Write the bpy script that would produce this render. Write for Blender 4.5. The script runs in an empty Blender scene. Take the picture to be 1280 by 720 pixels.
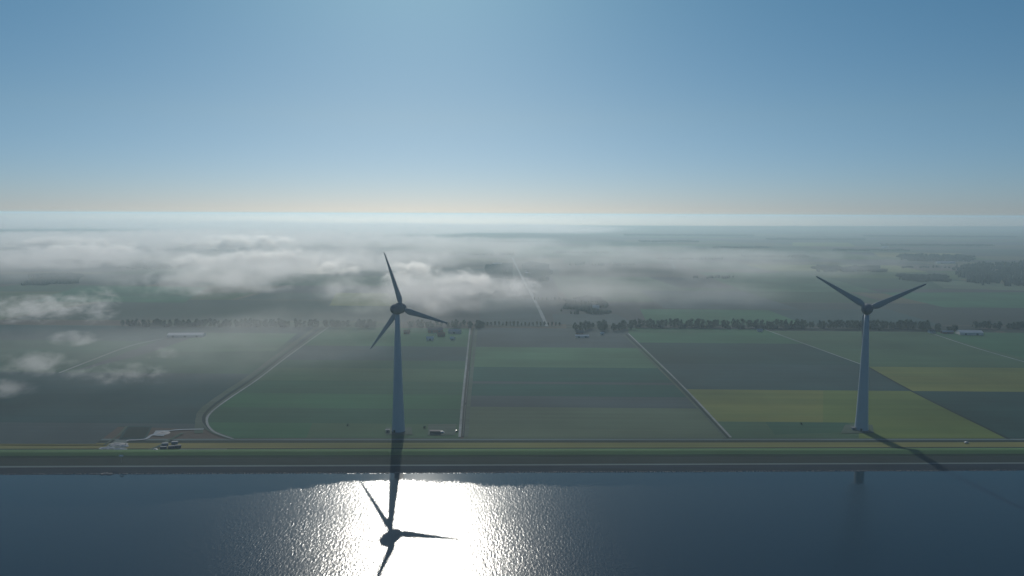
import bpy, bmesh, math, random
from mathutils import Vector, Matrix, noise as mnoise
random.seed(7)
R = math.radians
sc = bpy.context.scene
COL = sc.collection

# ------------------------------------------------------------------ camera
F_PX, PITCH, ROLL, CAM_H = 968.56, R(5.46), R(0.23), 237.4     # focal length in pixels of a 1280 wide frame
SUN_AZ, SUN_EL = R(-6.95), R(25.63)                             # azimuth measured from +Y towards +X
cam_d = bpy.data.cameras.new('camera'); cam = bpy.data.objects.new('camera', cam_d); COL.objects.link(cam)
cam_d.sensor_width = 36; cam_d.lens = F_PX / 1280 * 36
cam_d.clip_start = 1; cam_d.clip_end = 120000
cam.location = (0, 0, CAM_H)
cam.rotation_euler = (Matrix.Rotation(R(90) - PITCH, 3, 'X') @ Matrix.Rotation(ROLL, 3, 'Z')).to_euler()
sc.camera = cam
LAND = 0.3

def g(px, py, z=LAND):
    """real position on the plain (height z) of a spot surveyed at px, py"""
    a, b = px - 640, py - 360
    u = a * math.cos(ROLL) - b * math.sin(ROLL); v = a * math.sin(ROLL) + b * math.cos(ROLL)
    D = Vector((u, F_PX * math.cos(PITCH) - v * math.sin(PITCH), -F_PX * math.sin(PITCH) - v * math.cos(PITCH)))
    t = (z - CAM_H) / D.z
    return Vector((D.x * t, D.y * t, z))

# ------------------------------------------------------------------ world, sun, view
W = bpy.data.worlds.new('World'); sc.world = W; W.use_nodes = True
nt = W.node_tree; bg = nt.nodes['Background']
sky = nt.nodes.new('ShaderNodeTexSky'); sky.sky_type = 'NISHITA'; sky.sun_disc = False
sky.sun_elevation = SUN_EL; sky.sun_rotation = SUN_AZ
sky.altitude = 0; sky.air_density = 0.75; sky.dust_density = 0.25; sky.ozone_density = 8.8
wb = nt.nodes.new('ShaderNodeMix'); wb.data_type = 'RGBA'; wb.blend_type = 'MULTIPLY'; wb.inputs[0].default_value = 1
tc = nt.nodes.new('ShaderNodeTexCoord'); sp = nt.nodes.new('ShaderNodeSeparateXYZ'); cr = nt.nodes.new('ShaderNodeValToRGB')   # sky colour graded by elevation
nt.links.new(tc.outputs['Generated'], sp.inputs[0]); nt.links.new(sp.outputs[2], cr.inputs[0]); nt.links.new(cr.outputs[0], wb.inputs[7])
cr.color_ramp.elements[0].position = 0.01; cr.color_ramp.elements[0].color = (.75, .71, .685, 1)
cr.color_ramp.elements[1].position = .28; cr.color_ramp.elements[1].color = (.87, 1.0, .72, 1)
k_ = cr.color_ramp.elements.new(.48); k_.color = (.80, 1.0, .95, 1)  # teal added to the sky above the view to tint light on land and water
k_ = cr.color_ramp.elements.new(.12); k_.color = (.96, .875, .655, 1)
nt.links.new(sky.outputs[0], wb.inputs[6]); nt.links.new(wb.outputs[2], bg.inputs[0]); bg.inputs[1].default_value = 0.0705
sun_d = bpy.data.lights.new('sun', 'SUN'); sun_d.energy = 2.1; sun_d.angle = R(0.53); sun_d.color = (1, .95, .86)
sun = bpy.data.objects.new('sun', sun_d); COL.objects.link(sun)
sdir = Vector((math.sin(SUN_AZ) * math.cos(SUN_EL), math.cos(SUN_AZ) * math.cos(SUN_EL), math.sin(SUN_EL)))
sun.rotation_euler = sdir.to_track_quat('Z', 'Y').to_euler(); sun.location = (0, 0, 2000)
sc.view_settings.view_transform = 'Standard'; sc.view_settings.look = 'None'
sc.view_settings.exposure = 0.12; sc.view_settings.gamma = 1; sc.view_settings.use_curve_mapping = False
sc.render.engine = 'CYCLES'
cy = sc.cycles
cy.volume_bounces = 2; cy.max_bounces = 8; cy.transparent_max_bounces = 80; cy.volume_max_steps = 256; cy.use_denoising = True
cy.volume_step_rate = 1.0; cy.sample_clamp_indirect = 4

# ------------------------------------------------------------------ materials
def mat(name):
    m = bpy.data.materials.new(name); m.use_nodes = True
    return m, m.node_tree.nodes, m.node_tree.links, m.node_tree.nodes['Principled BSDF']
def simple(name, col, rough=.8, var=.12, scale=.3, metal=0):
    m, n, l, b = mat(name)
    geo = n.new('ShaderNodeTexCoord'); tx = n.new('ShaderNodeTexNoise'); tx.inputs['Scale'].default_value = scale
    tx.inputs['Detail'].default_value = 4
    l.new(geo.outputs['Object'], tx.inputs['Vector'])
    mx = n.new('ShaderNodeMix'); mx.data_type = 'RGBA'
    mx.inputs[6].default_value = (*[c * (1 - var) for c in col], 1); mx.inputs[7].default_value = (*[min(1, c * (1 + var)) for c in col], 1)
    l.new(tx.outputs['Fac'], mx.inputs[0]); l.new(mx.outputs[2], b.inputs['Base Color'])
    b.inputs['Roughness'].default_value = rough; b.inputs['Metallic'].default_value = metal
    return m
def math_n(n, l, op, a, b=None, c=None, clamp=False):
    k = n.new('ShaderNodeMath'); k.operation = op; k.use_clamp = clamp
    for i, v in enumerate((a, b, c)):
        if v is None: continue
        if isinstance(v, (int, float)): k.inputs[i].default_value = v
        else: l.new(v, k.inputs[i])
    return k.outputs[0]

def field_mat(name, col, col2=None, row_ang=0.0, row_w=9.0, var=.38, rows=.16):
    """crop field: large soft patches, fine mottling and worked rows"""
    col2 = col2 or tuple(c * .8 for c in col)
    m, n, l, b = mat(name)
    geo = n.new('ShaderNodeNewGeometry')
    mp = n.new('ShaderNodeMapping'); mp.inputs['Rotation'].default_value = (0, 0, row_ang)
    mp.inputs['Scale'].default_value = (.12, 1, 1)
    l.new(geo.outputs['Position'], mp.inputs[0])
    n1 = n.new('ShaderNodeTexNoise'); n1.inputs['Scale'].default_value = .02; n1.inputs['Detail'].default_value = 5
    l.new(mp.outputs[0], n1.inputs['Vector'])
    n2 = n.new('ShaderNodeTexNoise'); n2.inputs['Scale'].default_value = 1 / row_w; n2.inputs['Detail'].default_value = 3
    mp2 = n.new('ShaderNodeMapping'); mp2.inputs['Rotation'].default_value = (0, 0, row_ang); mp2.inputs['Scale'].default_value = (.02, 1, 1)
    l.new(geo.outputs['Position'], mp2.inputs[0]); l.new(mp2.outputs[0], n2.inputs['Vector'])
    n3 = n.new('ShaderNodeTexNoise'); n3.inputs['Scale'].default_value = .006; n3.inputs['Detail'].default_value = 3
    l.new(geo.outputs['Position'], n3.inputs['Vector'])
    mx = n.new('ShaderNodeMix'); mx.data_type = 'RGBA'
    mx.inputs[6].default_value = (*col, 1); mx.inputs[7].default_value = (*col2, 1)
    r = n.new('ShaderNodeMapRange'); r.inputs[1].default_value = .35; r.inputs[2].default_value = .65
    l.new(n1.outputs['Fac'], r.inputs[0]); l.new(r.outputs[0], mx.inputs[0])
    a = math_n(n, l, 'MULTIPLY_ADD', n2.outputs['Fac'], rows * 3, 1 - rows * 1.5)
    c = math_n(n, l, 'MULTIPLY_ADD', n3.outputs['Fac'], var * 3, 1 - var * 1.5)
    f = math_n(n, l, 'MULTIPLY', a, c)
    sc_ = n.new('ShaderNodeVectorMath'); sc_.operation = 'SCALE'
    l.new(mx.outputs[2], sc_.inputs[0]); l.new(f, sc_.inputs['Scale'])
    l.new(sc_.outputs[0], b.inputs['Base Color'])
    b.inputs['Roughness'].default_value = 1; b.inputs['Specular IOR Level'].default_value = .1
    return m

# the wide plain: parcels of many colours laid out by a brick pattern, hedge and ditch lines between
def plain_mat():
    m, n, l, b = mat('plain')
    geo = n.new('ShaderNodeNewGeometry')
    cols = []
    for i, (sx, sy, rot, off) in enumerate(((1 / 900, 1 / 420, .03, 0), (1 / 2200, 1 / 800, -.05, 13))):
        mp = n.new('ShaderNodeMapping'); mp.inputs['Rotation'].default_value = (0, 0, rot)
        mp.inputs['Scale'].default_value = (sx, sy, 0); mp.inputs['Location'].default_value = (off, off * .7, 0)
        l.new(geo.outputs['Position'], mp.inputs[0])
        br = n.new('ShaderNodeTexBrick'); br.inputs['Scale'].default_value = 1
        br.inputs['Brick Width'].default_value = 1; br.inputs['Row Height'].default_value = 1
        br.inputs['Mortar Size'].default_value = .012; br.inputs['Mortar Smooth'].default_value = 0
        br.inputs['Color1'].default_value = (0, 0, 0, 1); br.inputs['Color2'].default_value = (1, 1, 1, 1)
        br.inputs['Mortar'].default_value = (.35, .35, .35, 1); br.offset = .37
        l.new(mp.outputs[0], br.inputs['Vector'])
        cols.append(br)
    f = math_n(n, l, 'MULTIPLY_ADD', cols[0].outputs['Color'], .6, math_n(n, l, 'MULTIPLY', cols[1].outputs['Color'], .4))
    cr = n.new('ShaderNodeValToRGB'); cr.color_ramp.interpolation = 'CONSTANT'
    st = [(0, (.05, .085, .04)), (.14, (.035, .05, .045)), (.26, (.09, .075, .06)), (.38, (.035, .075, .04)), (.5, (.1, .095, .05)),
          (.6, (.05, .055, .055)), (.7, (.06, .10, .035)), (.82, (.04, .065, .05)), (.92, (.14, .13, .08))]
    e = cr.color_ramp.elements
    e[0].position = 0; e[0].color = (*st[0][1], 1); e[1].position = st[1][0]; e[1].color = (*st[1][1], 1)
    for p, c in st[2:]:
        k = e.new(p); k.color = (*c, 1)
    l.new(f, cr.inputs[0])
    n3 = n.new('ShaderNodeTexNoise'); n3.inputs['Scale'].default_value = .004; n3.inputs['Detail'].default_value = 6
    l.new(geo.outputs['Position'], n3.inputs['Vector'])
    fac = math_n(n, l, 'MULTIPLY_ADD', n3.outputs['Fac'], .9, .55)
    v = n.new('ShaderNodeVectorMath'); v.operation = 'SCALE'; l.new(cr.outputs[0], v.inputs[0]); l.new(fac, v.inputs['Scale'])
    l.new(v.outputs[0], b.inputs['Base Color']); b.inputs['Roughness'].default_value = 1; b.inputs['Specular IOR Level'].default_value = .1
    return m

M = {}
M['plain'] = plain_mat()
M['crop_teal'] = field_mat('crop_teal', (0.015, 0.084, 0.061), (0.015, 0.071, 0.055))
M['crop_deep'] = field_mat('crop_deep', (0.018, 0.058, 0.051), (0.016, 0.050, 0.044))
M['crop_green'] = field_mat('crop_green', (0.070, 0.162, 0.083), (0.058, 0.135, 0.073))
M['crop_dark'] = field_mat('crop_dark', (0.028, 0.089, 0.051), (0.033, 0.096, 0.053))
M['crop_mid'] = field_mat('crop_mid', (0.035, 0.124, 0.056), (0.030, 0.103, 0.051))
M['stubble'] = field_mat('stubble', (0.093, 0.130, 0.080), (0.079, 0.117, 0.073))
M['soil'] = field_mat('soil', (0.053, 0.079, 0.080), (0.046, 0.071, 0.073))
M['soil_slate'] = field_mat('soil_slate', (0.023, 0.062, 0.062), (0.030, 0.067, 0.064))
M['olive'] = field_mat('olive', (0.057, 0.112, 0.057), (0.047, 0.105, 0.057))
M['yellow'] = field_mat('yellow', (0.161, 0.177, 0.050), (0.124, 0.160, 0.048), row_w=14)
M['lime'] = field_mat('lime', (0.122, 0.166, 0.044), (0.102, 0.155, 0.042), row_w=14)
M['meadow'] = field_mat('meadow', (0.070, 0.149, 0.051), (0.060, 0.125, 0.051), rows=.1)
M['tan'] = field_mat('tan', (0.201, 0.176, 0.061), (0.148, 0.159, 0.055), row_w=4, rows=.25)
M['heath'] = field_mat('heath', (0.022, 0.039, 0.035), (0.030, 0.042, 0.038), row_w=2.5, rows=.3)
M['basalt'] = field_mat('basalt', (0.017, 0.033, 0.049), (0.024, 0.039, 0.052), row_w=2.0, rows=.4)
M['bank_mid'] = field_mat('bank_mid', (0.039, 0.072, 0.043), (0.032, 0.058, 0.040), row_w=2.5, rows=.4)
M['ditch'] = field_mat('ditch', (0.015, 0.032, 0.030), (0.019, 0.037, 0.028), row_w=2)
M['road'] = field_mat('road', (0.137, 0.184, 0.176), (0.110, 0.148, 0.144), row_w=2, rows=.1)
M['gravel'] = field_mat('gravel', (0.154, 0.184, 0.164), (0.118, 0.141, 0.125), row_w=3, rows=.2)
M['pale_gravel'] = field_mat('pale_gravel', (0.391, 0.422, 0.426), (0.316, 0.350, 0.358), row_w=3, rows=.2)
M['pale_road'] = field_mat('pale_road', (0.279, 0.299, 0.291), (0.205, 0.227, 0.213), row_w=3, rows=.2)
M['verge'] = field_mat('verge', (0.086, 0.117, 0.094), (0.063, 0.098, 0.069), row_w=3, rows=.25)
M['bark'] = simple('bark', (.07, .055, .045))
M['leaf'] = simple('leaf', (.045, .095, .062), .9, .45, .5)
M['leaf_pale'] = simple('leaf_pale', (.07, .085, .045), .9, .4, .5)
M['wood_mass'] = simple('wood_mass', (.032, .062, .045), 1, .5, .02)
M['tower_paint'] = simple('tower_paint', (.35, .41, .45), .6, .05, .05)
M['blade_paint'] = simple('blade_paint', (.24, .28, .30), .6, .04, .05)
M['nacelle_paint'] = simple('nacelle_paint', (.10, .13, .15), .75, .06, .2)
M['concrete'] = simple('concrete', (.30, .29, .27), .9)
M['roof_pale'] = simple('roof_pale', (.50, .50, .48), .8, .08)
M['roof_red'] = simple('roof_red', (.20, .09, .06), .8)
M['roof_dark'] = simple('roof_dark', (.06, .065, .075), .7)
M['wall_brick'] = simple('wall_brick', (.22, .13, .09), .9)
M['wall_pale'] = simple('wall_pale', (.5, .5, .47), .8)
M['door'] = simple('door', (.08, .10, .09), .6)
M['pane'] = simple('pane', (.03, .04, .05), .1)
M['sand'] = simple('sand', (.46, .43, .38), 1, .2, .3)
M['rubble'] = simple('rubble', (.40, .41, .40), 1, .4, .6)
M['container_blue'] = simple('container_blue', (.04, .07, .11), .6)
M['container_grey'] = simple('container_grey', (.24, .26, .28), .6)
M['car_white'] = simple('car_white', (.5, .5, .5), .5, .02)
M['car_dark'] = simple('car_dark', (.04, .05, .06), .25, .02)
M['rubber'] = simple('rubber', (.02, .02, .02), .9)
M['stone'] = simple('stone', (.12, .12, .125), .55, .3, .7)
M['sign_white'] = simple('sign_white', (.75, .75, .75), .5, .02)
M['metal'] = simple('metal', (.35, .36, .37), .5)

# ------------------------------------------------------------------ mesh helpers
class MB:
    def __init__(s): s.v = []; s.f = []; s.m = []
    def add(s, vs, fs, mi=0):
        k = len(s.v); s.v += [tuple(p) for p in vs]; s.f += [tuple(i + k for i in f) for f in fs]; s.m += [mi] * len(fs)
    def box(s, x0, x1, y0, y1, z0, z1, mi=0):
        s.add([(x0, y0, z0), (x1, y0, z0), (x1, y1, z0), (x0, y1, z0), (x0, y0, z1), (x1, y0, z1), (x1, y1, z1), (x0, y1, z1)],
              [(3, 2, 1, 0), (4, 5, 6, 7), (0, 1, 5, 4), (1, 2, 6, 5), (2, 3, 7, 6), (3, 0, 4, 7)], mi)
    def loft(s, rings, cap=True, mi=0):
        n = len(rings[0]); vs = [p for r in rings for p in r]; fs = []
        for i in range(len(rings) - 1):
            for j in range(n):
                fs.append((i * n + j, i * n + (j + 1) % n, (i + 1) * n + (j + 1) % n, (i + 1) * n + j))
        if cap: fs.append(tuple(range(n - 1, -1, -1))); fs.append(tuple((len(rings) - 1) * n + j for j in range(n)))
        s.add(vs, fs, mi)
    def lathe(s, prof, n=32, mi=0):
        s.loft([[(r * math.cos(2 * math.pi * j / n), r * math.sin(2 * math.pi * j / n), z) for j in range(n)] for r, z in prof], True, mi)
    def mesh(s, name, mats, smooth=False):
        me = bpy.data.meshes.new(name); me.from_pydata(s.v, [], s.f)
        for m in (mats if isinstance(mats, (list, tuple)) else [mats]): me.materials.append(m)
        me.polygons.foreach_set('material_index', s.m)
        if smooth: me.polygons.foreach_set('use_smooth', [True] * len(me.polygons))
        me.update(); return me
    def build(s, name, mats, parent=None, smooth=False):
        o = bpy.data.objects.new(name, s.mesh(name, mats, smooth)); COL.objects.link(o)
        if parent: o.parent = parent
        return o
def tag(o, label=None, cat=None, group=None, kind=None):
    if label: o['label'] = label
    if cat: o['category'] = cat
    if group: o['group'] = group
    if kind: o['kind'] = kind
    return o
def empty(name, loc, rz=0):
    o = bpy.data.objects.new(name, None); COL.objects.link(o); o.location = loc; o.rotation_euler = (0, 0, rz)
    o.empty_display_size = 1; return o
def copy_tree(o, parent=None):
    c = o.copy(); COL.objects.link(c)
    if parent: c.parent = parent
    for ch in o.children: copy_tree(ch, c)
    return c

# ------------------------------------------------------------------ water and shore
def line(y0, y1, z):
    a, b = g(0, y0, z), g(1280, y1, z); d = (b - a) / (b.x - a.x)
    return lambda X: a + d * (X - a.x)
FAR = 39000
xs = [-FAR, -20000, -9000, -4000] + [-2500 + 25 * i for i in range(201)] + [4000, 9000, 20000, FAR]
shore = line(598.3, 582.8, 0.0)
def strip(name, l0, l1, m, jit0=0, jit1=0, label=None):
    mb = MB(); n = len(xs); vs = []
    for X in xs:
        p, q = l0(X).copy(), l1(X).copy()
        if abs(X) < 3000:
            p.y += jit0 * mnoise.noise(Vector((X * .02, 3, 0))) * 2; q.y += jit1 * mnoise.noise(Vector((X * .02, 3, 0))) * 2
        vs += [p, q]
    mb.add(vs, [(2 * i, 2 * i + 2, 2 * i + 3, 2 * i + 1) for i in range(n - 1)])
    return tag(mb.build(name, M[m]), kind='structure')
def below(l, dy, z):
    def f(X):
        p = l(X).copy(); p.y += dy; p.z = z; return p
    return f
path_lo = line(589.6, 574.4, 1.8); path_hi = line(587.7, 572.8, 1.85)
veg_top = line(577.8, 564.8, 3.1)
crest_f = line(571.2, 558.0, 5.3); crest_b = below(crest_f, 3.2, 5.4)
toe = line(567.2, 554.6, LAND)
tan_top = line(559.0, 547.6, LAND + .03)
ditch_top = line(555.6, 544.9, LAND + .03)
road_top = line(553.6, 543.2, LAND + .05)
strip('lake_bed', below(shore, -12, -3), shore, 'basalt')
strip('stone_slope', shore, path_lo, 'basalt')
strip('dike_path', path_lo, path_hi, 'road')
strip('rough_bank', path_hi, veg_top, 'heath')
veg_mid = line(574.9, 561.9, 4.1)
strip('dike_slope', veg_top, veg_mid, 'bank_mid'); strip('dike_slope', veg_mid, crest_f, 'meadow')
strip('dike_crest', crest_f, crest_b, 'meadow')
strip('dike_back', crest_b, toe, 'meadow')
strip('toe_ditch', below(toe, .0, LAND + .04), below(toe, 3.0, LAND + .04), 'ditch')
strip('grass_strip', below(toe, 3.0, LAND + .03), tan_top, 'tan')
strip('ditch', tan_top, ditch_top, 'ditch')
strip('road', ditch_top, road_top, 'road')

mb = MB()
vs = []
ys = [50000, 20000, 9000, 4000]
mb.add([(-FAR, shore(-FAR).y, LAND), (FAR, shore(FAR).y, LAND), (FAR, 40500, LAND), (-FAR, 40500, LAND)], [(0, 1, 2, 3)])
mb.v[0] = (-FAR, crest_b(-FAR).y + 2, LAND); mb.v[1] = (FAR, crest_b(FAR).y + 2, LAND)
tag(mb.build('ground', M['plain']), kind='structure')

def water_mat():
    m, n, l, b = mat('water')
    b.inputs['Base Color'].default_value = (.004, .026, .040, 1); b.inputs['IOR'].default_value = 1.333; b.inputs['Specular IOR Level'].default_value = .38
    geo = n.new('ShaderNodeNewGeometry'); sep = n.new('ShaderNodeSeparateXYZ'); l.new(geo.outputs['Position'], sep.inputs[0])
    a, c = shore(0), shore(1000); k = (c.y - a.y) / 1000
    # distance out from the shore
    s = math_n(n, l, 'SUBTRACT', math_n(n, l, 'MULTIPLY_ADD', sep.outputs[0], k, a.y), sep.outputs[1])
    # lee of the dike: wider to the left and right than in the middle
    lf = n.new('ShaderNodeMapRange'); lf.inputs[1].default_value = -140; lf.inputs[2].default_value = -300; lf.inputs[3].default_value = 0; lf.inputs[4].default_value = 55
    l.new(sep.outputs[0], lf.inputs[0])
    rt = n.new('ShaderNodeMapRange'); rt.inputs[1].default_value = -75; rt.inputs[2].default_value = -20; rt.inputs[3].default_value = 0; rt.inputs[4].default_value = 13
    l.new(sep.outputs[0], rt.inputs[0])
    nz = n.new('ShaderNodeTexNoise'); nz.inputs['Scale'].default_value = .035; nz.inputs['Detail'].default_value = 2
    nf = n.new('ShaderNodeTexNoise'); nf.inputs['Scale'].default_value = .35; nf.inputs['Detail'].default_value = 5; nf.inputs['Roughness'].default_value = .7
    mpc = n.new('ShaderNodeMapping'); mpc.inputs['Scale'].default_value = (1, .4, 1); l.new(geo.outputs['Position'], mpc.inputs[0])
    l.new(geo.outputs['Position'], nz.inputs['Vector']); l.new(mpc.outputs[0], nf.inputs['Vector'])
    edge = math_n(n, l, 'ADD', math_n(n, l, 'ADD', lf.outputs[0], rt.outputs[0]), 22)
    edge = math_n(n, l, 'MULTIPLY_ADD', math_n(n, l, 'SUBTRACT', nz.outputs['Fac'], .5), 26, edge)
    edge = math_n(n, l, 'MULTIPLY_ADD', math_n(n, l, 'SUBTRACT', nf.outputs['Fac'], .5), 26, edge)
    mr = n.new('ShaderNodeMapRange'); mr.inputs[1].default_value = -3; mr.inputs[2].default_value = 3
    l.new(math_n(n, l, 'SUBTRACT', s, edge), mr.inputs[0]); mask = mr.outputs[0]
    # wet lapping line right at the stones, broken by noise
    lap = math_n(n, l, 'MULTIPLY', math_n(n, l, 'LESS_THAN', s, 2.2), math_n(n, l, 'GREATER_THAN', nf.outputs['Fac'], .56))
    mask = math_n(n, l, 'MAXIMUM', mask, lap)
    # wind ripples, crests running away from the shore at a slant
    mp = n.new('ShaderNodeMapping'); mp.inputs['Rotation'].default_value = (0, 0, R(14)); mp.inputs['Scale'].default_value = (1, .36, 1)
    l.new(geo.outputs['Position'], mp.inputs[0])
    w1 = n.new('ShaderNodeTexNoise'); w1.inputs['Scale'].default_value = .6; w1.inputs['Detail'].default_value = 3; w1.inputs['Roughness'].default_value = .6
    w1.inputs['Distortion'].default_value = .4
    l.new(mp.outputs[0], w1.inputs['Vector'])
    gust = n.new('ShaderNodeTexNoise'); gust.inputs['Scale'].default_value = .012; gust.inputs['Detail'].default_value = 3
    l.new(geo.outputs['Position'], gust.inputs['Vector'])
    bp = n.new('ShaderNodeBump'); bp.inputs['Distance'].default_value = 1.0
    lw = n.new('ShaderNodeMapRange'); lw.inputs[1].default_value = -55; lw.inputs[2].default_value = -180; lw.inputs[3].default_value = .8; lw.inputs[4].default_value = .92
    l.new(sep.outputs[0], lw.inputs[0])
    st = math_n(n, l, 'MULTIPLY', math_n(n, l, 'MULTIPLY', mask, lw.outputs[0]), math_n(n, l, 'MULTIPLY_ADD', gust.outputs['Fac'], .17, .13))
    l.new(w1.outputs['Fac'], bp.inputs['Height']); l.new(st, bp.inputs['Strength'])
    l.new(bp.outputs[0], b.inputs['Normal'])
    l.new(math_n(n, l, 'MULTIPLY_ADD', mask, .11, .09), b.inputs['Roughness'])
    return m
M['water'] = water_mat()
mb = MB(); s0, s1 = shore(-FAR), shore(FAR)
mb.add([(-FAR, -39000, 0), (FAR, -39000, 0), (FAR, s1.y + .0, 0), (-FAR, s0.y + .0, 0)], [(0, 1, 2, 3)])
tag(mb.build('water', M['water']), kind='structure')

# ------------------------------------------------------------------ fields and tracks
lvl = [0]
def sheet(name, pts, m, dz=None, world=False):
    lvl[0] += 1
    z = LAND + (.05 + .008 * lvl[0] if dz is None else dz)
    vs = [(g(*p)) if not world else Vector((p[0], p[1], 0)) for p in pts]
    mb = MB(); mb.add([(v.x, v.y, z) for v in vs], [tuple(range(len(vs)))])
    o = mb.build(name, M[m]); me = o.data
    if me.polygons[0].normal.z < 0: me.flip_normals()
    return tag(o, kind='structure')
def ribbon(name, pts, w, m, dz=None, sm=6):
    """track of width w metres along surveyed points"""
    lvl[0] += 1
    z = LAND + (.05 + .008 * lvl[0] if dz is None else dz)
    P = [g(*p).xy for p in pts]; Q = []
    for i in range(len(P) - 1):                 # Catmull-Rom
        a = P[max(i - 1, 0)]; b = P[i]; c = P[i + 1]; d = P[min(i + 2, len(P) - 1)]
        for k in range(sm):
            t = k / sm
            Q.append(.5 * ((2 * b) + (c - a) * t + (2 * a - 5 * b + 4 * c - d) * t * t + (3 * b - a - 3 * c + d) * t ** 3))
    Q.append(P[-1]); mb = MB(); vs = []
    for i, q in enumerate(Q):
        t = (Q[min(i + 1, len(Q) - 1)] - Q[max(i - 1, 0)]).normalized(); nrm = Vector((-t.y, t.x))
        wi = w * (1 + .06 * math.sin(i * 1.7))
        vs += [(*(q + nrm * wi / 2), z), (*(q - nrm * wi / 2), z)]
    mb.add(vs, [(2 * i + 1, 2 * i + 3, 2 * i + 2, 2 * i) for i in range(len(Q) - 1)])
    return tag(mb.build(name, M[m]), kind='structure')
def xl(pts, y):          # x on a polyline at height y
    for (x0, y0), (x1, y1) in zip(pts, pts[1:]):
        if y0 <= y <= y1 or y1 <= y <= y0: return x0 + (x1 - x0) * (y - y0) / (y1 - y0)
    return pts[0][0] if abs(y - pts[0][1]) < abs(y - pts[-1][1]) else pts[-1][0]
CURVE = [(408, 410), (360, 445), (320, 476), (285, 500), (262, 518), (257, 530), (266, 542), (290, 551)]
TRACK = [(588, 411), (583, 462), (579, 505), (576, 547)]
DIAG1 = [(786, 416), (850, 477), (915, 545)]
DIAG2 = [(955, 409), (1020, 432), (1085, 455), (1140, 485), (1262, 544)]
DIAG3 = [(1160, 411), (1215, 429), (1290, 450)]
B0 = lambda x: 553.6 - x / 1280 * 10.4 + .0           # land side edge of the dike road
def band(left, right, y0, y1, m, bottom=False):
    pts = [(xl(left, y0), y0), (xl(right, y0), y0)]
    inner = [p for p in right if y0 < p[1] < y1]
    pts += sorted(inner, key=lambda p: p[1])
    if bottom: pts += [(xl(right, y1), B0(xl(right, y1))), (xl(left, y1), B0(xl(left, y1)))]
    else: pts += [(xl(right, y1), y1), (xl(left, y1), y1)]
    pts += sorted([p for p in left if y0 < p[1] < y1], key=lambda p: -p[1])
    return sheet('field', pts, m)
LE = [(-60, 409), (-120, 556)]; RE = [(1500, 409), (1500, 546)]
# left of the curved road
band(LE, CURVE, 411, 430, 'soil_slate'); band(LE, CURVE, 430, 470, 'crop_dark'); band(LE, CURVE, 470, 533, 'soil_slate'); 
sheet('field', [(-120, 533), (258, 533), (258, 540), (150, 537), (120, 560), (-120, 562)], 'soil')
sheet('field', [(258, 419), (372, 419), (345, 441), (190, 444)], 'crop_green')
sheet('field', [(200, 429), (258, 419), (190, 444), (90, 470)], 'soil')
# between the curved road and the farm track
for y0, y1, m in ((411, 434, 'crop_mid'), (434, 452, 'soil_slate'), (452, 462, 'crop_dark'), (462, 478, 'olive'), (478, 494, 'crop_dark'), (494, 512, 'crop_mid'), (512, 531, 'crop_dark')):
    band(CURVE, TRACK, y0, y1, m)
sheet('field', [(258, 531), (392, 531), (384, 550), (290, 551), (266, 542)], 'crop_mid')
sheet('field', [(392, 531), (577, 531), (576, 548.7), (384, 550)], 'olive')
# between the farm track and the long straight road
T2 = [(x + 5, y) for x, y in TRACK]
for y0, y1, m in ((410, 434, 'soil'), (434, 459, 'crop_green'), (459, 477, 'crop_teal'), (477, 480, 'soil'), (480, 495, 'crop_teal'), (495, 509, 'soil'), (509, 547, 'stubble')):
    band(T2, DIAG1, y0, y1, m, bottom=(y1 == 547))
# between the straight road and the diagonal ditch by the right turbine
for y0, y1, m in ((409, 427, 'crop_mid'), (427, 453, 'crop_deep'), (453, 485, 'soil_slate'), (485, 525, 'yellow')):
    band(DIAG1, DIAG2, y0, y1, m)
sheet('field', [(xl(DIAG1, 525), 525), (1075, 525), (1075, B0(1075)), (915, B0(915))], 'olive')
sheet('field', [(958, 525), (1060, 525), (1080, 536), (970, 541)], 'crop_dark')
sheet('field', [(1030, 485), (1140, 485), (1262, B0(1262)), (1075, B0(1075)), (1075, 525), (1030, 525)], 'lime')
# right of the diagonal
band(DIAG2, RE, 411, 455, 'olive'); band(DIAG2, RE, 455, 485, 'yellow'); band(DIAG2, RE, 485, 544, 'crop_deep', bottom=True)
sheet('field', [(1163, 411), (1300, 411), (1300, 447), (1215, 427)], 'crop_mid')
# farmland beyond the tree row (larger parcels in the mist)
far = [((600, 373), (668, 373), (683, 407), (600, 407), 'soil'), ((690, 392), (770, 392), (800, 405), (694, 405), 'soil'),
       ((800, 385), (960, 385), (1010, 404), (810, 404), 'crop_mid'), ((960, 385), (1110, 383), (1180, 403), (1010, 404), 'soil_slate'),
       ((690, 345), (810, 345), (870, 365), (700, 365), 'stubble'), ((870, 338), (1010, 338), (1100, 362), (930, 362), 'olive'),
       ((800, 362), (930, 362), (1000, 384), (830, 384), 'soil'), ((930, 328), (1120, 328), (1160, 336), (960, 336), 'yellow'),
       ((420, 368), (520, 368), (500, 384), (412, 384), 'yellow'), ((1100, 362), (1300, 360), (1300, 380), (1180, 380), 'crop_mid'),
       ((850, 310), (1000, 310), (1030, 318), (870, 318), 'stubble'), ((1090, 312), (1200, 312), (1215, 318), (1100, 318), 'tan'),
       ((100, 362), (260, 362), (230, 382), (40, 382), 'crop_mid'), ((640, 308), (760, 308), (780, 318), (650, 318), 'crop_mid'),
       ((1160, 345), (1300, 352), (1300, 359), (1180, 356), 'stubble'), ((990, 300), (1060, 300), (1070, 305), (990, 305), 'yellow')]
for a, b, c, d, m in far: sheet('field', [a, b, c, d], m)

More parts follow.
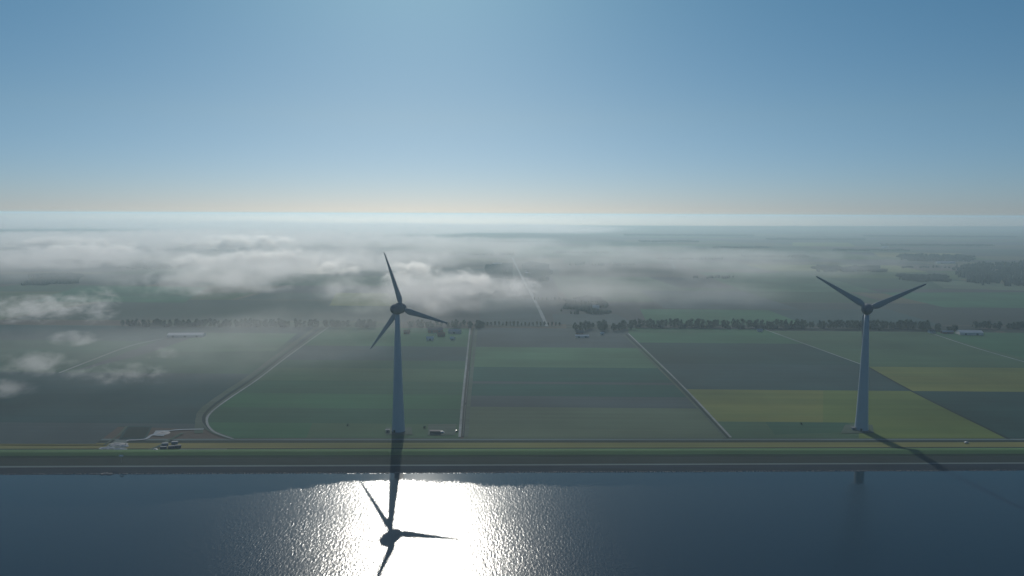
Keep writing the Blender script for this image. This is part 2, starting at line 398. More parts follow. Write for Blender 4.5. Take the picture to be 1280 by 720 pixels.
ribbon('road', CURVE, 6, 'verge'); 
ribbon('road', [(x - 6, y - 3) for x, y in CURVE[:-2]] + [(250, 545)], 9, 'verge')
ribbon('ditch', [(x - 1, y - 1) for x, y in CURVE[:-1]], 3.5, 'ditch')
ribbon('path', [(x + 3, y + 1) for x, y in CURVE], 2.6, 'pale_road')
ribbon('path', TRACK, 2.8, 'pale_road'); ribbon('path', [(x + 8, y) for x, y in TRACK], 5, 'verge')
ribbon('ditch', [(x + 4, y) for x, y in TRACK], 3, 'ditch')
M['ditch_water'] = simple('ditch_water', (.06, .08, .08), .95, .1)
ribbon('water', [(xl(TRACK, y) + 4, y) for y in (465, 480, 500, 504)], .9, 'ditch_water'); ribbon('water', [(xl(TRACK, y) + 4, y) for y in (507, 525, 546)], .9, 'ditch_water')
ribbon('road', DIAG1, 2.5, 'pale_road'); ribbon('ditch', [(x - 3, y + 1) for x, y in DIAG1], 3, 'ditch'); ribbon('path', [(x - 6, y + 1.5) for x, y in DIAG1], 3, 'verge')
ribbon('path', DIAG2[:3], 2.6, 'pale_road'); ribbon('ditch', DIAG2[2:], 4, 'ditch')
ribbon('road', DIAG3, 3, 'pale_road')
ribbon('road', [(640, 322), (650, 342), (664, 367), (675, 388), (684, 408)], 8, 'pale_road')
ribbon('path', [(75, 471), (120, 453), (165, 436), (205, 427)], 3.4, 'pale_road')
ribbon('road', [(836, 322), (840, 328), (844, 335)], 14, 'gravel')
ribbon('road', [(-60, 411.5), (300, 411), (600, 408.5), (700, 408), (900, 409), (1300, 409)], 6, 'verge')
ribbon('path', [(-100, 561.5), (60, 560.8), (130, 560)], 3, 'tan')
ribbon('path', [(225, 566), (255, 565.5), (285, 565)], 3, 'gravel')
sheet('gravel_yard', [(537, 531.5), (572, 531), (570, 545), (536, 545.5)], 'verge')
sheet('gravel_yard', [(1058, 528), (1092, 528), (1094, 538), (1052, 539)], 'verge')
sheet('gravel_yard', [(484, 536), (516, 536), (517, 545), (483, 545)], 'verge')

# ------------------------------------------------------------------ wind turbines
def ring(cx, cy, z, chord, thick, twist, n=20):
    out = []
    for j in range(n):
        t = 2 * math.pi * j / n
        x = math.cos(t) * .5; y = math.sin(t) * .5
        # airfoil: round nose, thin trailing edge
        yy = y * thick * (1 if x > 0 else (1 + 1.0 * x) ** .8 if x > -1 else 0)
        xx = (x - .18) * chord * -1
        out.append((cx + xx * math.cos(twist) - yy * math.sin(twist), cy + xx * math.sin(twist) + yy * math.cos(twist), z))
    return out
def blade_mesh():
    mb = MB(); rings = []
    st = [(3.2, 3.4, 3.2, 3), (5.5, 4.6, 3.0, 3), (8, 6.2, 2.6, 3), (11, 7.0, 2.1, 3), (15, 6.6, 1.7, 2), (22, 5.6, 1.2, 1), (30, 4.9, .9, 0),
          (40, 4.0, .65, 0), (50, 2.8, .45, -1), (58, 2.1, .32, -1), (61.5, 1.6, .24, -1), (63.2, .9, .12, -1)]
    for z, c, t, tw in st:
        rings.append(ring(0, -.0009 * z * z * .6, z, c, t, R(tw)))
    rings.append(ring(0, -3.2, 63.6, .3, .1, R(2)))
    mb.loft(rings); return mb
TP = [(7.3, 0), (7.25, .5), (6.9, 6), (6.5, 13), (5.9, 27), (5.35, 42), (4.75, 60), (4.1, 80), (3.35, 100), (2.7, 117), (2.4, 129)]
tower_me = blade_me = None
HUB = 135.0
def turbine(base, yaw, phase, label, first=None):
    t = empty('wind_turbine', base, yaw)
    tag(t, label, 'wind turbine', 'wind turbines standing behind the dike')
    if first:
        me = {c.name.split('.')[0]: c.data for c in first.children}
    else:
        mb = MB(); mb.lathe(TP, 40); me = {'tower': mb.mesh('tower', M['tower_paint'], True)}
        mb = MB(); mb.lathe([(9.6, -.3), (9.6, .35), (9.2, .5), (7.6, .55)], 40); me['foundation'] = mb.mesh('foundation', M['concrete'])
        # egg shaped nacelle, axis along local y (rotor at +y)
        prof = [(.3, -9.8), (1.7, -9.5), (3.2, -8.5), (4.5, -6.8), (5.5, -4.4), (6.0, -1.6), (6.1, 1.5), (5.9, 4.0)]
        mb = MB(); mb.loft([[(r * math.cos(a), y, r * math.sin(a)) for a in [2 * math.pi * j / 32 for j in range(32)]] for r, y in prof])
        me['nacelle'] = mb.mesh('nacelle', M['nacelle_paint'], True)
        prof = [(5.75, 4.25), (5.7, 6.5), (5.1, 9.2), (4.0, 11.4), (2.3, 13.0), (.4, 13.6)]
        mb = MB(); mb.loft([[(r * math.cos(a), y, r * math.sin(a)) for a in [2 * math.pi * j / 32 for j in range(32)]] for r, y in prof])
        me['hub'] = mb.mesh('hub', M['nacelle_paint'], True)
        me['blade'] = blade_mesh().mesh('blade', M['blade_paint'], True)
        mb = MB(); mb.box(-1, 1, -7.75, -7.1, .6, 3.2); me['door'] = mb.mesh('door', M['door'])
    for k in ('tower', 'foundation', 'nacelle', 'hub', 'door'):
        o = bpy.data.objects.new(k, me[k]); COL.objects.link(o); o.parent = t
        if k in ('nacelle', 'hub'): o.location = (0, 0, HUB)
        if k == 'foundation': o.location = (0, 0, 0)
    for k in range(3):
        o = bpy.data.objects.new('blade', me['blade']); COL.objects.link(o); o.parent = t
        a = phase - k * 120
        # blade runs along its local z; turn it in the rotor plane (local xz)
        o.location = (0, 6.85, HUB); o.rotation_euler = (0, R(90 - a), 0)
    return t
b1 = Vector((-123.5, 828.7, LAND)); b2 = Vector((388.6, 841.7, LAND))
wt = turbine(b1, R(-29.46), 109.4, 'big dark wind turbine on the left with its shadow falling on the glittering water')
turbine(b2, R(-25.67), 148.2, 'wind turbine on the right between yellow green fields, two blades raised like a V', wt)

# ------------------------------------------------------------------ trees
def crown_mesh(kind, seed, mname):
    rnd = random.Random(seed); mb = MB()
    h = dict(poplar=17, round=14, pale=13, bush=4.5)[kind]; rx = dict(poplar=6.2, round=6.4, pale=4.0, bush=3.0)[kind]
    z0 = h * (.16 if kind != 'bush' else .05)
    clumps = [(rnd.uniform(-1, 1), rnd.uniform(-1, 1), rnd.uniform(0, 1), rnd.uniform(.3, .55)) for _ in range(16)]
    cnt = dict(poplar=620, round=620, pale=320, bush=200)[kind]
    for i in range(cnt):
        cx, cy_, cz, cr_ = rnd.choice(clumps)
        prof = math.sin(math.pi * min(1, .12 + cz * .84)) ** .6
        d = Vector((rnd.gauss(0, 1), rnd.gauss(0, 1), rnd.gauss(0, 1))).normalized() * cr_ * rnd.uniform(.5, 1)
        x = (cx * .62 * prof + d.x * .9) * rx; y = (cy_ * .62 * prof + d.y * .9) * rx; z = z0 + cz * (h - z0) * .9 + d.z * rx * .9
        s = rnd.uniform(.5, 1.0) * (1 if kind != 'bush' else .6)
        a = Vector((rnd.gauss(0, 1), rnd.gauss(0, 1), rnd.gauss(0, 1))).normalized(); b = a.orthogonal().normalized()
        c = a.cross(b); p = Vector((x, y, max(z, .3)))
        mb.add([p + b * s, p + c * s * .8, p - b * s, p - c * s * .8], [(0, 1, 2, 3)])
    return mb.mesh('crown', M[mname])
def trunk_mesh(h, seed):
    rnd = random.Random(seed); mb = MB()
    mb.lathe([(.42, 0), (.3, h * .2), (.2, h * .55), (.06, h * .85)], 7)
    for k in range(5):
        a = rnd.uniform(0, 6.28); z = h * rnd.uniform(.22, .5); L = h * .2
        q = Vector((math.cos(a) * L, math.sin(a) * L, L * .9)); s = Vector((-math.sin(a), math.cos(a), 0))
        p = Vector((0, 0, z)); r0, r1 = .13, .04
        mb.loft([[p + s * r0, p + Vector((0, 0, r0)), p - s * r0, p - Vector((0, 0, r0))], [p + q + s * r1, p + q + Vector((0, 0, r1)), p + q - s * r1, p + q - Vector((0, 0, r1))]])
    return mb.mesh('trunk', M['bark'])
KIND = {}
for kind, mn in (('poplar', 'leaf'), ('round', 'leaf'), ('pale', 'leaf_pale'), ('bush', 'leaf')):
    KIND[kind] = [(crown_mesh(kind, 10 + i, mn), trunk_mesh(dict(poplar=17, round=14, pale=13, bush=4)[kind], i)) for i in range(4)]
def tree(p, kind, s, label, group=None, name='tree', cat='tree'):
    cm, tm = random.choice(KIND[kind])
    t = empty(name, (p.x, p.y, LAND), random.uniform(0, 6.28)); t.scale = (s * random.uniform(.85, 1.15), s * random.uniform(.85, 1.15), s)
    for nm, me in (('crown', cm), ('trunk', tm)):
        o = bpy.data.objects.new(nm, me); COL.objects.link(o); o.parent = t
    return tag(t, label, cat, group)
def row(p0, p1, step, kind, smin, smax, label, group, jit=3.2, gap=.06):
    a, b = g(*p0), g(*p1); n = int((b - a).length / step)
    for i in range(n + 1):
        if random.random() < gap: continue
        p = a.lerp(b, i / n) + Vector((random.uniform(-jit, jit), random.uniform(-jit, jit), 0))
        tree(p, kind, random.uniform(smin, smax), label, group)
row((155, 412), (470, 411), 6.6, 'poplar', .8, 1.1, 'dark tree in the misty row behind the fields left of the left turbine', 'trees of the misty left row')
row((600, 407.5), (700, 407), 8.0, 'pale', .6, .8, 'small pale young tree in the thin row between the two farmsteads', 'young trees of the thin middle row', .3, 0)
row((795, 407.5), (1160, 407), 6.5, 'poplar', .85, 1.15, 'tall dark tree in the hedge-like row between the middle farmstead and the white barn', 'trees of the dense right row')
row((1215, 406), (1290, 406), 8.0, 'round', .9, 1.2, 'dark tree in the row behind the white barn at right', 'trees behind the white barn')
row((668, 375), (704, 375), 11.0, 'pale', .6, .8, 'faint small tree in the far row beside the straight road', 'faint trees beside the straight road', .3, 0)
def grove(cx, cy, w, d, n, kind, label, group, s=(.6, 1.1)):
    c = g(cx, cy)
    for i in range(n):
        tree(c + Vector((random.uniform(-w, w), random.uniform(-d, d), 0)), kind, random.uniform(*s), label, group)
grove(560, 409, 80, 22, 34, 'round', 'tree sheltering the farmstead right of the left turbine', 'trees round the left farmstead')
grove(755, 411, 62, 20, 34, 'poplar', 'dark tree beside the low white sheds of the middle farmstead', 'trees round the middle farmstead')
grove(1172, 409, 35, 14, 14, 'round', 'dark tree in the clump left of the white barn', 'trees left of the white barn')
for px, py, l in ((436, 534, 'low dark bush in the field left of the left turbine'), (532, 536, 'low dark bush beside the gravel pad right of the left turbine'),
                  (1003, 528, 'low dark bush in the field left of the right turbine')):
    tree(g(px, py), 'bush', .55, l, None, 'bush', 'bush')

# far woods and hedges that read as one mass
def woodland(pts, h, label, dens=None):
    P = [g(*p) for p in pts]; x0 = min(p.x for p in P); x1 = max(p.x for p in P); y0 = min(p.y for p in P); y1 = max(p.y for p in P)
    mb = MB(); A = (x1 - x0) * (y1 - y0); n = min(7000, int(A / (dens or 15)))
    rnd = random.Random(len(pts) + int(x0))
    def inside(x, y):
        c = False; j = len(P) - 1
        for i in range(len(P)):
            if (P[i].y > y) != (P[j].y > y) and x < (P[j].x - P[i].x) * (y - P[i].y) / (P[j].y - P[i].y) + P[i].x: c = not c
            j = i
        return c
    sz = (A / max(n, 1)) ** .5
    for i in range(n):
        x, y = rnd.uniform(x0, x1), rnd.uniform(y0, y1)
        wx, wy = x + 40 * mnoise.noise(Vector((x / 45, y / 70, 1))), y + 90 * mnoise.noise(Vector((x / 60, y / 90, 5)))
        if not inside(wx, wy) or mnoise.noise(Vector((x / 38, y / 80, 9))) < -.15 or rnd.random() < .2: continue
        r = sz * rnd.uniform(.55, .95); hh = h * (.8 + .5 * mnoise.noise(Vector((x / 50, y / 90, 2)))) * rnd.uniform(.75, 1.1)
        r = min(r, 4.5)
        rings = []
        for fr, fz in ((.75, .05), (1.05, .45), (.8, .8), (.25, 1.0)):
            rings.append([(x + r * fr * rnd.uniform(.75, 1.2) * math.cos(k * 1.257), y + r * fr * rnd.uniform(.75, 1.2) * math.sin(k * 1.257), LAND + hh * fz) for k in range(5)])
        mb.loft(rings)
    return tag(mb.build('woodland', M['wood_mass']), label, 'woodland', kind='stuff')
woodland([(155, 412.3), (155, 411.2), (480, 410.2), (480, 411.4)], 8, 'low misty undergrowth below the left tree row', 18)
woodland([(795, 408), (795, 406.9), (1165, 406.9), (1165, 408)], 9, 'low undergrowth below the dense right tree row', 18)
woodland([(702, 378), (735, 370), (752, 374), (756, 388), (740, 392), (702, 391)], 9, 'dark wood around the small white farmhouse beyond the tree row')
woodland([(608, 334), (640, 331), (640, 350), (600, 349)], 14, 'misty wood left of the straight road')
woodland([(652, 330), (684, 331), (688, 340), (684, 352), (660, 352)], 14, 'misty wood right of the straight road')
woodland([(1190, 330), (1300, 323), (1300, 353), (1215, 352)], 22, 'large dark wood at the right edge of the plain', 120)
woodland([(1020, 331), (1098, 331), (1104, 336), (1024, 337)], 14, 'flat dark wood beyond the right turbine')
woodland([(1130, 341), (1180, 342), (1186, 349), (1128, 347)], 14, 'small dark wood beside the raised right blade')
woodland([(1125, 315), (1210, 315), (1215, 322), (1130, 323)], 15, 'blue green wood below the far fog bank', 120)
woodland([(40, 350), (90, 348), (100, 358), (40, 362)], 14, 'dark wood in the gap of the left mist')
woodland([(150, 332), (210, 330), (215, 340), (160, 342)], 14, 'dark wood between the left mist banks', 80)
for i, (x0, x1, y) in enumerate(((690, 760, 315), (800, 870, 300), (890, 960, 307), (1040, 1130, 309), (930, 1010, 318), (1100, 1240, 302), (960, 1080, 296), (780, 940, 292),
                                 (1080, 1270, 291), (600, 700, 302), (560, 640, 318), (860, 930, 345), (700, 790, 330), (1120, 1200, 330), (820, 900, 322), (500, 600, 296))):
    woodland([(x0, y), (x1, y - .3), (x1 + 2, y + 1.0), (x0 + 1, y + 1.4)], 14, ('thin dark hedgerow across the misty plain' +
             (' above the middle farmstead', ' far right of the middle', ' near the horizon at right', ' left of the right turbine top', ' well above the long tree row', ' near the right edge of the fog',
              ' under the pale horizon fog', ' just below the bright horizon', ' at the far right horizon', ' above the straight road', ' left of the straight road', ' left of the right turbine blades',
              ' in the brown mist', ' beyond the right blade tip', ' at the curve of the far road', ' above the left turbine')[i]), 160)

# ------------------------------------------------------------------ buildings
def building(name, label, px, py, L, Wd, h, rh, roof, wall, rz=0, cat='building', doors=1, windows=3, chimney=False):
    p = g(px, py); t = empty(name, (p.x, p.y, LAND + .5), rz); tag(t, label, cat)
    mb = MB(); mb.box(-L / 2, L / 2, -Wd / 2, Wd / 2, -.5, h)
    mb.add([(-L / 2, -Wd / 2, h), (-L / 2, Wd / 2, h), (-L / 2, 0, h + rh * .97)], [(0, 1, 2)]); mb.add([(L / 2, -Wd / 2, h), (L / 2, Wd / 2, h), (L / 2, 0, h + rh * .97)], [(1, 0, 2)])
    mb.build('wall', M[wall], t)
    e = .6; mb = MB(); th = .25
    for s in (-1, 1):
        mb.add([(-L / 2 - e, s * (Wd / 2 + e), h - e * rh / (Wd / 2)), (L / 2 + e, s * (Wd / 2 + e), h - e * rh / (Wd / 2)), (L / 2 + e, 0, h + rh), (-L / 2 - e, 0, h + rh),
                (-L / 2 - e, s * (Wd / 2 + e), h - e * rh / (Wd / 2) + th), (L / 2 + e, s * (Wd / 2 + e), h - e * rh / (Wd / 2) + th), (L / 2 + e, 0, h + rh + th), (-L / 2 - e, 0, h + rh + th)],
               [(0, 1, 2, 3), (7, 6, 5, 4), (0, 4, 5, 1), (1, 5, 6, 2), (3, 7, 4, 0)])
    rf = mb.build('roof', M[roof], t)
    if chimney:
        mb = MB(); mb.box(L * .2, L * .2 + .9, -.5, .5, h + rh * .7, h + rh + 1.4); mb.build('chimney', M['wall_brick'], rf)
    for k in range(doors):
        x = -L / 2 + L * (k + .5) / doors; w = min(4, L * .3) if cat == 'barn' else 1.2; hh = min(h * .8, 4) if cat == 'barn' else 2.1
        mb = MB(); mb.box(x - w / 2, x + w / 2, -Wd / 2 - .06, -Wd / 2 - .003, -.5, -.5 + hh); mb.build('door', M['door'], t)
    for k in range(windows):
        x = -L / 2 + L * (k + 1) / (windows + 1) + .8 + (1.4 if doors and windows % 2 else 0)
        mb = MB(); mb.box(x - .6, x + .6, -Wd / 2 - .05, -Wd / 2 - .003, h * .45, h * .45 + 1.1); mb.build('window', M['pane'], t)
    return t
B = building
B('barn', 'long low pale roofed shed in the mist at the end of the left field path', 234, 424, 66, 22, 4, 3, 'roof_pale', 'wall_pale', R(4), 'barn', 3, 0)
B('barn', 'brightest white roofed barn of the farmstead right of the left turbine', 538, 426, 13, 9, 4, 2.5, 'roof_pale', 'wall_pale', R(8), 'barn', 1, 0)
B('barn', 'small white roofed shed near the farm track', 566, 425.5, 8, 6, 3.5, 1.8, 'roof_pale', 'wall_pale', R(-5), 'barn', 1, 0)
B('farmhouse', 'brick farmhouse with dark red roof among trees right of the left turbine', 552, 421, 14, 9, 3.5, 4, 'roof_red', 'wall_brick', R(12), 'house', 1, 3, True)
B('barn', 'wide grey barn behind the brick farmhouse', 545, 416, 30, 14, 5, 4, 'roof_dark', 'wall_brick', R(5), 'barn', 2, 0)
B('barn', 'grey barn with pale roof edge behind the small white shed', 569, 417, 24, 12, 4.5, 3, 'container_grey', 'wall_pale', R(-12), 'barn', 1, 0)
B('farmhouse', 'small house with red roof nearest the left turbine', 509, 418, 11, 8, 3, 3.5, 'roof_red', 'wall_brick', R(0), 'house', 1, 2, True)
B('barn', 'low white shed at the front of the middle farmstead', 728, 421, 26, 8, 3, 1.5, 'roof_pale', 'wall_pale', R(3), 'barn', 2, 0)
B('farmhouse', 'dark roofed farmhouse behind the low white shed of the middle farmstead', 725, 417, 14, 9, 3.5, 4, 'roof_dark', 'wall_brick', R(4), 'house', 1, 3, True)
B('barn', 'small pale shed at the right end of the middle farmstead', 753, 417.5, 7, 6, 3, 1.5, 'roof_pale', 'wall_pale', R(0), 'barn', 1, 0)
B('barn', 'large barn with long white roof beside the right hand tree row', 1212, 413.5, 44, 20, 4.5, 3.5, 'roof_pale', 'wall_pale', R(-6), 'barn', 2, 0)
B('farmhouse', 'house with pale gable at the start of the right hand road', 1165, 412, 12, 9, 3.5, 3.5, 'roof_dark', 'wall_pale', R(10), 'house', 1, 2, True)
B('barn', 'grey shed between the pale gabled house and the large white roofed barn', 1184, 412.5, 22, 10, 3.5, 2, 'container_grey', 'wall_brick', R(3), 'barn', 1, 0)
B('farmhouse', 'white roofed farmhouse in front of the dark wood beyond the tree row', 745, 385, 16, 10, 4, 4, 'roof_pale', 'wall_pale', R(6), 'house', 1, 2)
B('barn', 'pale barn in the misty wood right of the straight road', 661, 343, 28, 14, 5, 4, 'roof_pale', 'wall_pale', R(4), 'barn', 1, 0)
B('barn', 'faint long shed in the misty wood left of the straight road', 622, 331, 44, 14, 5, 4, 'roof_pale', 'wall_pale', R(2), 'barn', 1, 0)
B('barn', 'very long white shed in the distance left of the large dark wood', 1181, 325, 90, 24, 6, 4, 'roof_pale', 'wall_pale', R(0), 'barn', 2, 0)
B('barn', 'distant small white shed high above the right turbine', 1106, 306, 45, 20, 6, 4, 'roof_pale', 'wall_pale', R(0), 'barn', 1, 0)
B('barn', 'tiny pale barn in the gap of the left mist', 90, 355, 16, 10, 5, 3, 'roof_pale', 'wall_pale', R(0), 'barn', 1, 0)
B('barn', 'low grey house in the far parcel under the right hand turbine blade', 950, 412, 10, 7, 3, 2, 'container_grey', 'wall_pale', R(0), 'house', 1, 0)
B('transformer_house', 'dark flat transformer house on the gravel pad right of the left turbine', 545.5, 542.6, 10.5, 4, 2.6, .5, 'roof_dark', 'door', R(-2), 'substation', 1, 0)
B('transformer_house', 'small grey transformer house beside the foot of the right turbine', 1068, 534, 4, 3, 2.4, .3, 'concrete', 'concrete', R(0), 'substation', 1, 0)
B('transformer_house', 'small grey transformer house beside the foot of the left turbine', 486, 541.5, 3.5, 3, 2.4, .3, 'concrete', 'concrete', R(0), 'substation', 1, 0)


# ------------------------------------------------------------------ vehicles, yard, signs
def car(px, py, rz, paint, label, van=False):
    p = g(px, py); L = 5.2 if van else 4.4; H = 2.1 if van else 1.45
    t = empty('parked_van' if van else 'parked_car', (p.x, p.y, LAND + .25), rz); tag(t, label, 'van' if van else 'car')
    prof = ([(-.5, .3), (-.5, .9), (-.46, 1.0), (-.42, 2.05), (.18, 2.1), (.30, 1.25), (.48, 1.0), (.5, .3)] if van else
            [(-.5, .3), (-.5, .85), (-.36, .95), (-.24, 1.42), (.1, 1.45), (.26, .98), (.48, .8), (.5, .3)])
    mb = MB(); mb.loft([[(x * L, s * (.9 if z < 1.1 else .74), z) for x, z in prof] for s in (-1, 1)]); mb.build('body', M[paint], t)
    mb = MB()
    for s in (-1, 1):
        a, b = (.1, .26) if not van else (.05, .27)
        mb.add([(-.22 * L, s * .86, 1.0), (a * L, s * .86, 1.0), (a * L, s * .80, H * .9), (-.2 * L, s * .80, H * .9)], [(0, 1, 2, 3)])
    mb.build('window', M['pane'], t)
    for sx in (-.31, .31):
        for s in (-1, 1):
            mb = MB(); n = 16
            mb.loft([[(sx * L + .33 * math.cos(2 * math.pi * j / n), s * .8 + yy, .33 + .33 * math.sin(2 * math.pi * j / n)) for j in range(n)] for yy in (-.11, .11)])
            mb.build('wheel', M['rubber'], t)
car(554, 542.2, R(5), 'car_white', 'white van parked beside the dark transformer house', True)
car(572, 540, R(80), 'car_dark', 'dark car parked at the right edge of the gravel pad')
car(1209.5, 549.5, R(0), 'car_white', 'small white car beside the dike road far right')

sheet('asphalt_yard', [(159, 537), (192, 537), (184, 553), (150, 553)], 'soil_slate')
sheet('asphalt_yard', [(162, 538.3), (189, 538.3), (181.5, 552), (153.5, 552)], 'ditch')
sheet('concrete_yard', [(196, 542.5), (213, 542), (206, 549), (192, 548.5)], 'pale_gravel')
ribbon('path', [(140, 566), (160, 555.5), (172, 554.3), (184, 552.8), (194, 547), (220, 541.5), (256, 540)], 3.4, 'pale_gravel')
ribbon('path', [(160, 537), (149, 549), (132, 561)], 2.5, 'verge')
ribbon('path', [(186, 567), (200, 562), (215, 553), (230, 545)], 4, 'verge')
sheet('gravel_yard', [(130, 566), (146, 555), (160, 554), (159, 565), (140, 569)], 'gravel')
def heap(px, py, rx, ry, h, m, label, seed):
    p = g(px, py); mb = MB(); n, k = 28, 9
    rings = []
    for i in range(k):
        t = i / (k - 1); rr = (1 - t) ** 1; z = h * (1 - (1 - t) ** 1.6 * 1.0)
        rings.append([(rx * (rr + .02) * math.cos(2 * math.pi * j / n) * (1 + .25 * mnoise.noise(Vector((j * .45, i * .3, seed)))),
                       ry * (rr + .02) * math.sin(2 * math.pi * j / n) * (1 + .25 * mnoise.noise(Vector((j * .4, seed, i * .3)))),
                       (z + .35 * mnoise.noise(Vector((j * .7, i * .8, seed)))) if i else 0) for j in range(n)])
    mb.loft(rings); o = mb.build('rubble_heap' if m == 'rubble' else 'sand_heap', M[m]); o.location = (p.x, p.y, LAND + .2); return tag(o, label, 'heap', 'heaps of sand and rubble in the yard behind the dike')
heap(137, 564.5, 9, 5, 1.1, 'rubble', 'leftmost long pale rubble heap in the yard behind the dike', 1)
heap(149, 560, 10, 7, 1.3, 'sand', 'brownish sand heap behind the pale rubble heaps', 2)
heap(150, 565.8, 8, 4, 1.0, 'rubble', 'low pale rubble heap nearest the dike', 3)
heap(156, 562, 5, 4, 1.3, 'rubble', 'small pale rubble heap at the right end of the heaps', 4)
heap(204, 545.5, 7.5, 9, 1.0, 'sand', 'large pale sand heap beside the dark basin', 5)
def container(px, py, rz, m, label):
    p = g(px, py); t = empty('shipping_container', (p.x, p.y, LAND + .2), rz); tag(t, label, 'container', 'containers in the yard behind the dike')
    mb = MB(); mb.box(-3, 3, -1.2, 1.2, .1, 2.6)
    for i in range(14): mb.box(-2.85 + i * .42, -2.65 + i * .42, -1.26, -1.203, .25, 2.45)
    for i in range(14): mb.box(-2.85 + i * .42, -2.65 + i * .42, 1.203, 1.26, .25, 2.45)
    mb.build('body', M[m], t)
    for s in (-1, 1):
        mb = MB(); mb.box(3.003, 3.07, min(s * .05, s * 1.1), max(s * .05, s * 1.1), .2, 2.5); mb.build('door', M[m], t)
container(208, 560.5, R(14), 'container_grey', 'grey container at the back of the stacked yard containers')
container(220, 558.5, R(12), 'container_grey', 'light grey container at the right rear of the yard')
container(206, 565, R(10), 'container_blue', 'dark blue container at the front left of the yard')
container(216, 564, R(8), 'container_blue', 'dark blue container at the front middle of the yard')
container(224, 563, R(12), 'container_blue', 'dark blue container at the front right of the yard')
car(196, 566.5, R(15), 'car_white', 'light car parked left of the dark blue containers')

# sign on the dike
p = crest_f(0); pp = line(574, 561, 8.0)
q = g(153.5, 581, 4.0)
t = empty('sign', (q.x, q.y, 3.6)); tag(t, 'white sign on a thin post on the dike slope in front of the yard', 'sign')
mb = MB(); mb.lathe([(.09, -.4), (.09, 7.0)], 10); mb.build('post', M['metal'], t)
mb = MB(); mb.box(-2.0, 2.0, -.16, -.10, 5.6, 7.0); mb.build('panel', M['sign_white'], t)
mb = MB()
# small stone groyne and loose stones along the waterline
def stones(px0, px1, n, spread, smax, name, label, cat, kind=None):
    mb = MB(); rnd = random.Random(int(px0))
    for i in range(n):
        px = rnd.uniform(px0, px1); X = g(px, 590, 0).x; P = shore(X); x, y, z = P.x, P.y + rnd.gauss(0, spread) - .2, 0
        r = rnd.uniform(.25, smax); 
        bmv = []
        for a in range(3):
            for j in range(7):
                fr = (.8, 1, .45)[a]; fz = (-.5, .1, .75)[a]
                bmv.append((x + r * fr * rnd.uniform(.8, 1.2) * math.cos(j * .898), y + r * fr * rnd.uniform(.8, 1.2) * math.sin(j * .898), z + r * fz * rnd.uniform(.8, 1.2)))
        k = len(mb.v); mb.loft([bmv[0:7], bmv[7:14], bmv[14:21]])
    return tag(mb.build(name, M['stone']), label, cat, kind=kind)
stones(-10, 1290, 1500, .5, .75, 'shore_stones', 'dark loose stones along the waterline of the dike', 'stones', 'stuff')
stones(140, 152, 60, 1.2, 1.2, 'stone_groyne', 'short stone groyne poking into the water at the left', 'groyne')

# ------------------------------------------------------------------ air: even haze and low fog
mb = MB(); mb.box(-42000, 42000, -42000, 42000, -4.2, 244)
hz = tag(mb.build('haze', []), 'thin pale morning haze over the water and plain', 'haze', kind='stuff')
def vol_mat(name):
    m = bpy.data.materials.new(name); m.use_nodes = True; n = m.node_tree.nodes; l = m.node_tree.links
    n.remove(n['Principled BSDF']); v = n.new('ShaderNodeVolumePrincipled'); l.new(v.outputs[0], n['Material Output'].inputs['Volume'])
    return m, n, l, v
m, n, l, v = vol_mat('haze'); v.inputs['Color'].default_value = (.72, .92, .99, 1); v.inputs['Density'].default_value = 1.05e-4; v.inputs['Anisotropy'].default_value = .5
hz.data.materials.append(m)

def fog_mat(name, dens, size, lo, step, gain=6.5, col=(1, .97, .94), ani=.38):
    m, n, l, v = vol_mat(name)
    tc = n.new('ShaderNodeTexCoord'); geo = n.new('ShaderNodeNewGeometry')
    ln = n.new('ShaderNodeVectorMath'); ln.operation = 'LENGTH'; l.new(tc.outputs['Object'], ln.inputs[0])
    mp = n.new('ShaderNodeMapping'); mp.inputs['Scale'].default_value = (1 / size, .8 / size, 1.6 / size)
    l.new(geo.outputs['Position'], mp.inputs[0])
    nz = n.new('ShaderNodeTexNoise'); nz.inputs['Scale'].default_value = 1; nz.inputs['Detail'].default_value = 5; nz.inputs['Roughness'].default_value = .66
    nz.inputs['Distortion'].default_value = .3
    l.new(mp.outputs[0], nz.inputs['Vector'])
    # envelope: 1 in the middle, 0 at the rim; noise eats into it
    env = math_n(n, l, 'SUBTRACT', 1, ln.outputs['Value'], clamp=True)
    x = math_n(n, l, 'MULTIPLY_ADD', math_n(n, l, 'SUBTRACT', nz.outputs['Fac'], .5), gain, math_n(n, l, 'MULTIPLY_ADD', env, 1.5, -lo))
    x = math_n(n, l, 'MULTIPLY', math_n(n, l, 'MAXIMUM', x, 0), math_n(n, l, 'MULTIPLY', env, 4, clamp=True))
    x = math_n(n, l, 'MINIMUM', x, 1.8)
    l.new(math_n(n, l, 'MULTIPLY', x, dens), v.inputs['Density'])
    v.inputs['Color'].default_value = (*col, 1); v.inputs['Anisotropy'].default_value = ani
    m.cycles.volume_step_rate = step
    return m
FM = {'puff': fog_mat('fog_puff', .0085, 30, .30, .35, 8), 'bank': fog_mat('fog_bank', .0038, 100, .30, .22, 7.5),
      'veil': fog_mat('fog_veil', .0012, 300, .10, .4, 4), 'far': fog_mat('fog_far', .0022, 1100, .0, .2, 4), 'horizon': fog_mat('fog_horizon', .0060, 2500, -.4, .2, 3, (1, .885, .77), .72), 'crest': fog_mat('fog_crest', .022, 70, .35, .3, 8, (1, .97, .94), .6)}
bm = bmesh.new(); bmesh.ops.create_icosphere(bm, subdivisions=3, radius=1); sph = {}
for k in FM:
    me = bpy.data.meshes.new('fog_bank'); bm.to_mesh(me); me.materials.append(FM[k]); sph[k] = me
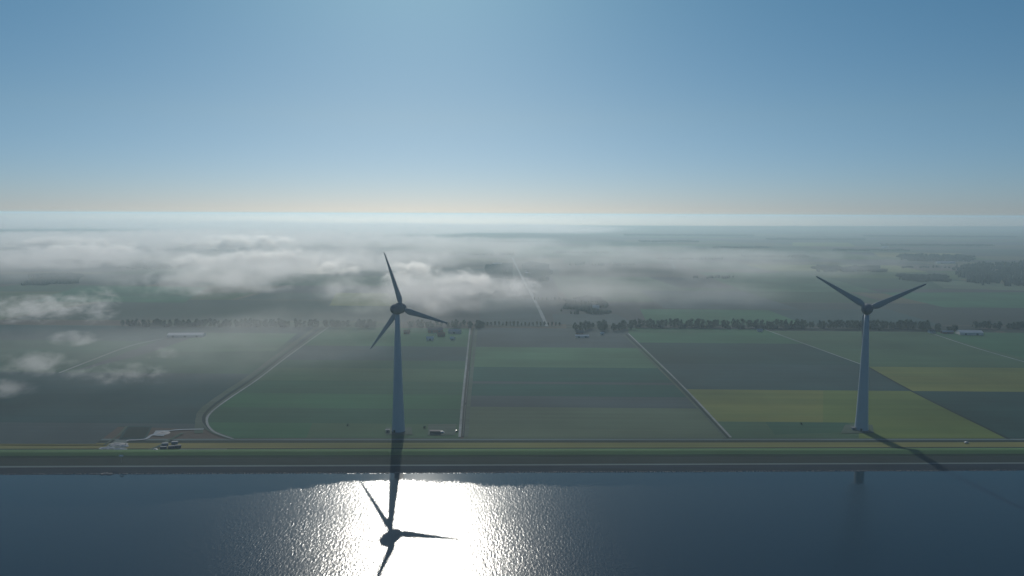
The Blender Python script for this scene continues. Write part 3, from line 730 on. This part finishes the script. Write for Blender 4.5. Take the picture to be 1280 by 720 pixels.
def fog(px, py, hx, hy, hz_, kind, label, rz=0):
    p = g(px, py); o = bpy.data.objects.new('fog_bank', sph[kind]); COL.objects.link(o)
    o.location = (p.x, p.y, LAND + 2 + hz_); o.scale = (hx, hy, hz_); o.rotation_euler = (0, 0, rz)
    return tag(o, label, 'fog', kind='stuff')
fog(40, 412, 125, 90, 34, 'puff', 'bright low fog at the left edge above the fields')
fog(122, 415, 52, 50, 46, 'puff', 'upright wisp of fog left of the long shed')
fog(45, 478, 66, 45, 20, 'puff', 'low ragged fog wisp at the left edge over the field')
fog(5, 505, 50, 30, 13, 'puff', 'lowest faint fog wisp at the left edge')
fog(205, 458, 30, 24, 13, 'puff', 'small fog puff below the long shed')
fog(150, 488, 85, 34, 17, 'puff', 'thin fog wisp over the dark left field')
fog(110, 332, 330, 110, 46, 'crest', 'bright crest of the far left fog bank')
fog(250, 346, 150, 70, 42, 'crest', 'bright torn crest of fog above the long shed')
fog(345, 343, 260, 90, 52, 'crest', 'bright billow of fog left of the raised blade')
fog(415, 350, 150, 80, 42, 'crest', 'small bright billow of fog left of the left turbine rotor')
fog(515, 362, 120, 70, 46, 'crest', 'bright billow of fog right behind the upright blade')
fog(590, 372, 130, 70, 44, 'crest', 'bright billow of fog left of the straight road')
fog(300, 318, 500, 160, 55, 'crest', 'long bright roll of fog high above the long shed')
fog(90, 322, 420, 160, 52, 'crest', 'long bright roll of fog near the left edge')
fog(95, 440, 50, 34, 16, 'puff', 'faint fog scrap above the left field path')
fog(190, 487, 40, 26, 13, 'puff', 'faint fog scrap at the right end of the low wisps')
fog(75, 398, 60, 60, 26, 'puff', 'ragged fog scrap joining the left edge fog')
fog(535, 386, 320, 430, 46, 'bank', 'wide fog bank behind the left turbine')
fog(290, 368, 330, 520, 44, 'bank', 'fog bank left of the left turbine')
fog(648, 374, 75, 110, 32, 'puff', 'bright fog tip beside the straight road')
fog(60, 340, 800, 600, 48, 'bank', 'broad fog bank far at the left')
fog(400, 343, 700, 560, 50, 'bank', 'fog bank high behind the left turbine')
fog(230, 312, 2300, 1700, 60, 'bank', 'large distant fog bank over the left plain')
fog(560, 316, 1200, 1300, 50, 'veil', 'thin distant fog above the left turbine')
fog(300, 340, 1300, 1300, 44, 'veil', 'grey mist filling the plain between the left fog banks')
fog(760, 375, 560, 560, 34, 'veil', 'brownish thin mist beyond the middle farmstead')
fog(742, 387, 210, 180, 32, 'veil', 'thin mist over the small white farmhouse in its dark wood')
fog(800, 330, 1500, 1500, 34, 'veil', 'faint mist over the middle plain')
fog(520, 392, 420, 330, 42, 'veil', 'light grey mist lying over the tree row behind the left turbine')
fog(440, 425, 260, 190, 34, 'veil', 'faint mist over the fields left of the left turbine')
fog(180, 460, 460, 360, 30, 'veil', 'thin mist over the left fields')
fog(150, 288, 6200, 5200, 85, 'far', 'pale fog sheet near the left horizon')
fog(480, 292, 3600, 3200, 60, 'far', 'pale ragged fog sheet high above the left turbine')
o = fog(640, 273, 34000, 13500, 112, 'horizon', 'bright fog bank along the whole horizon'); o.location.x = -3000; o.location.y = 23200; o.rotation_euler = (0, 0, R(4))
bm.free()
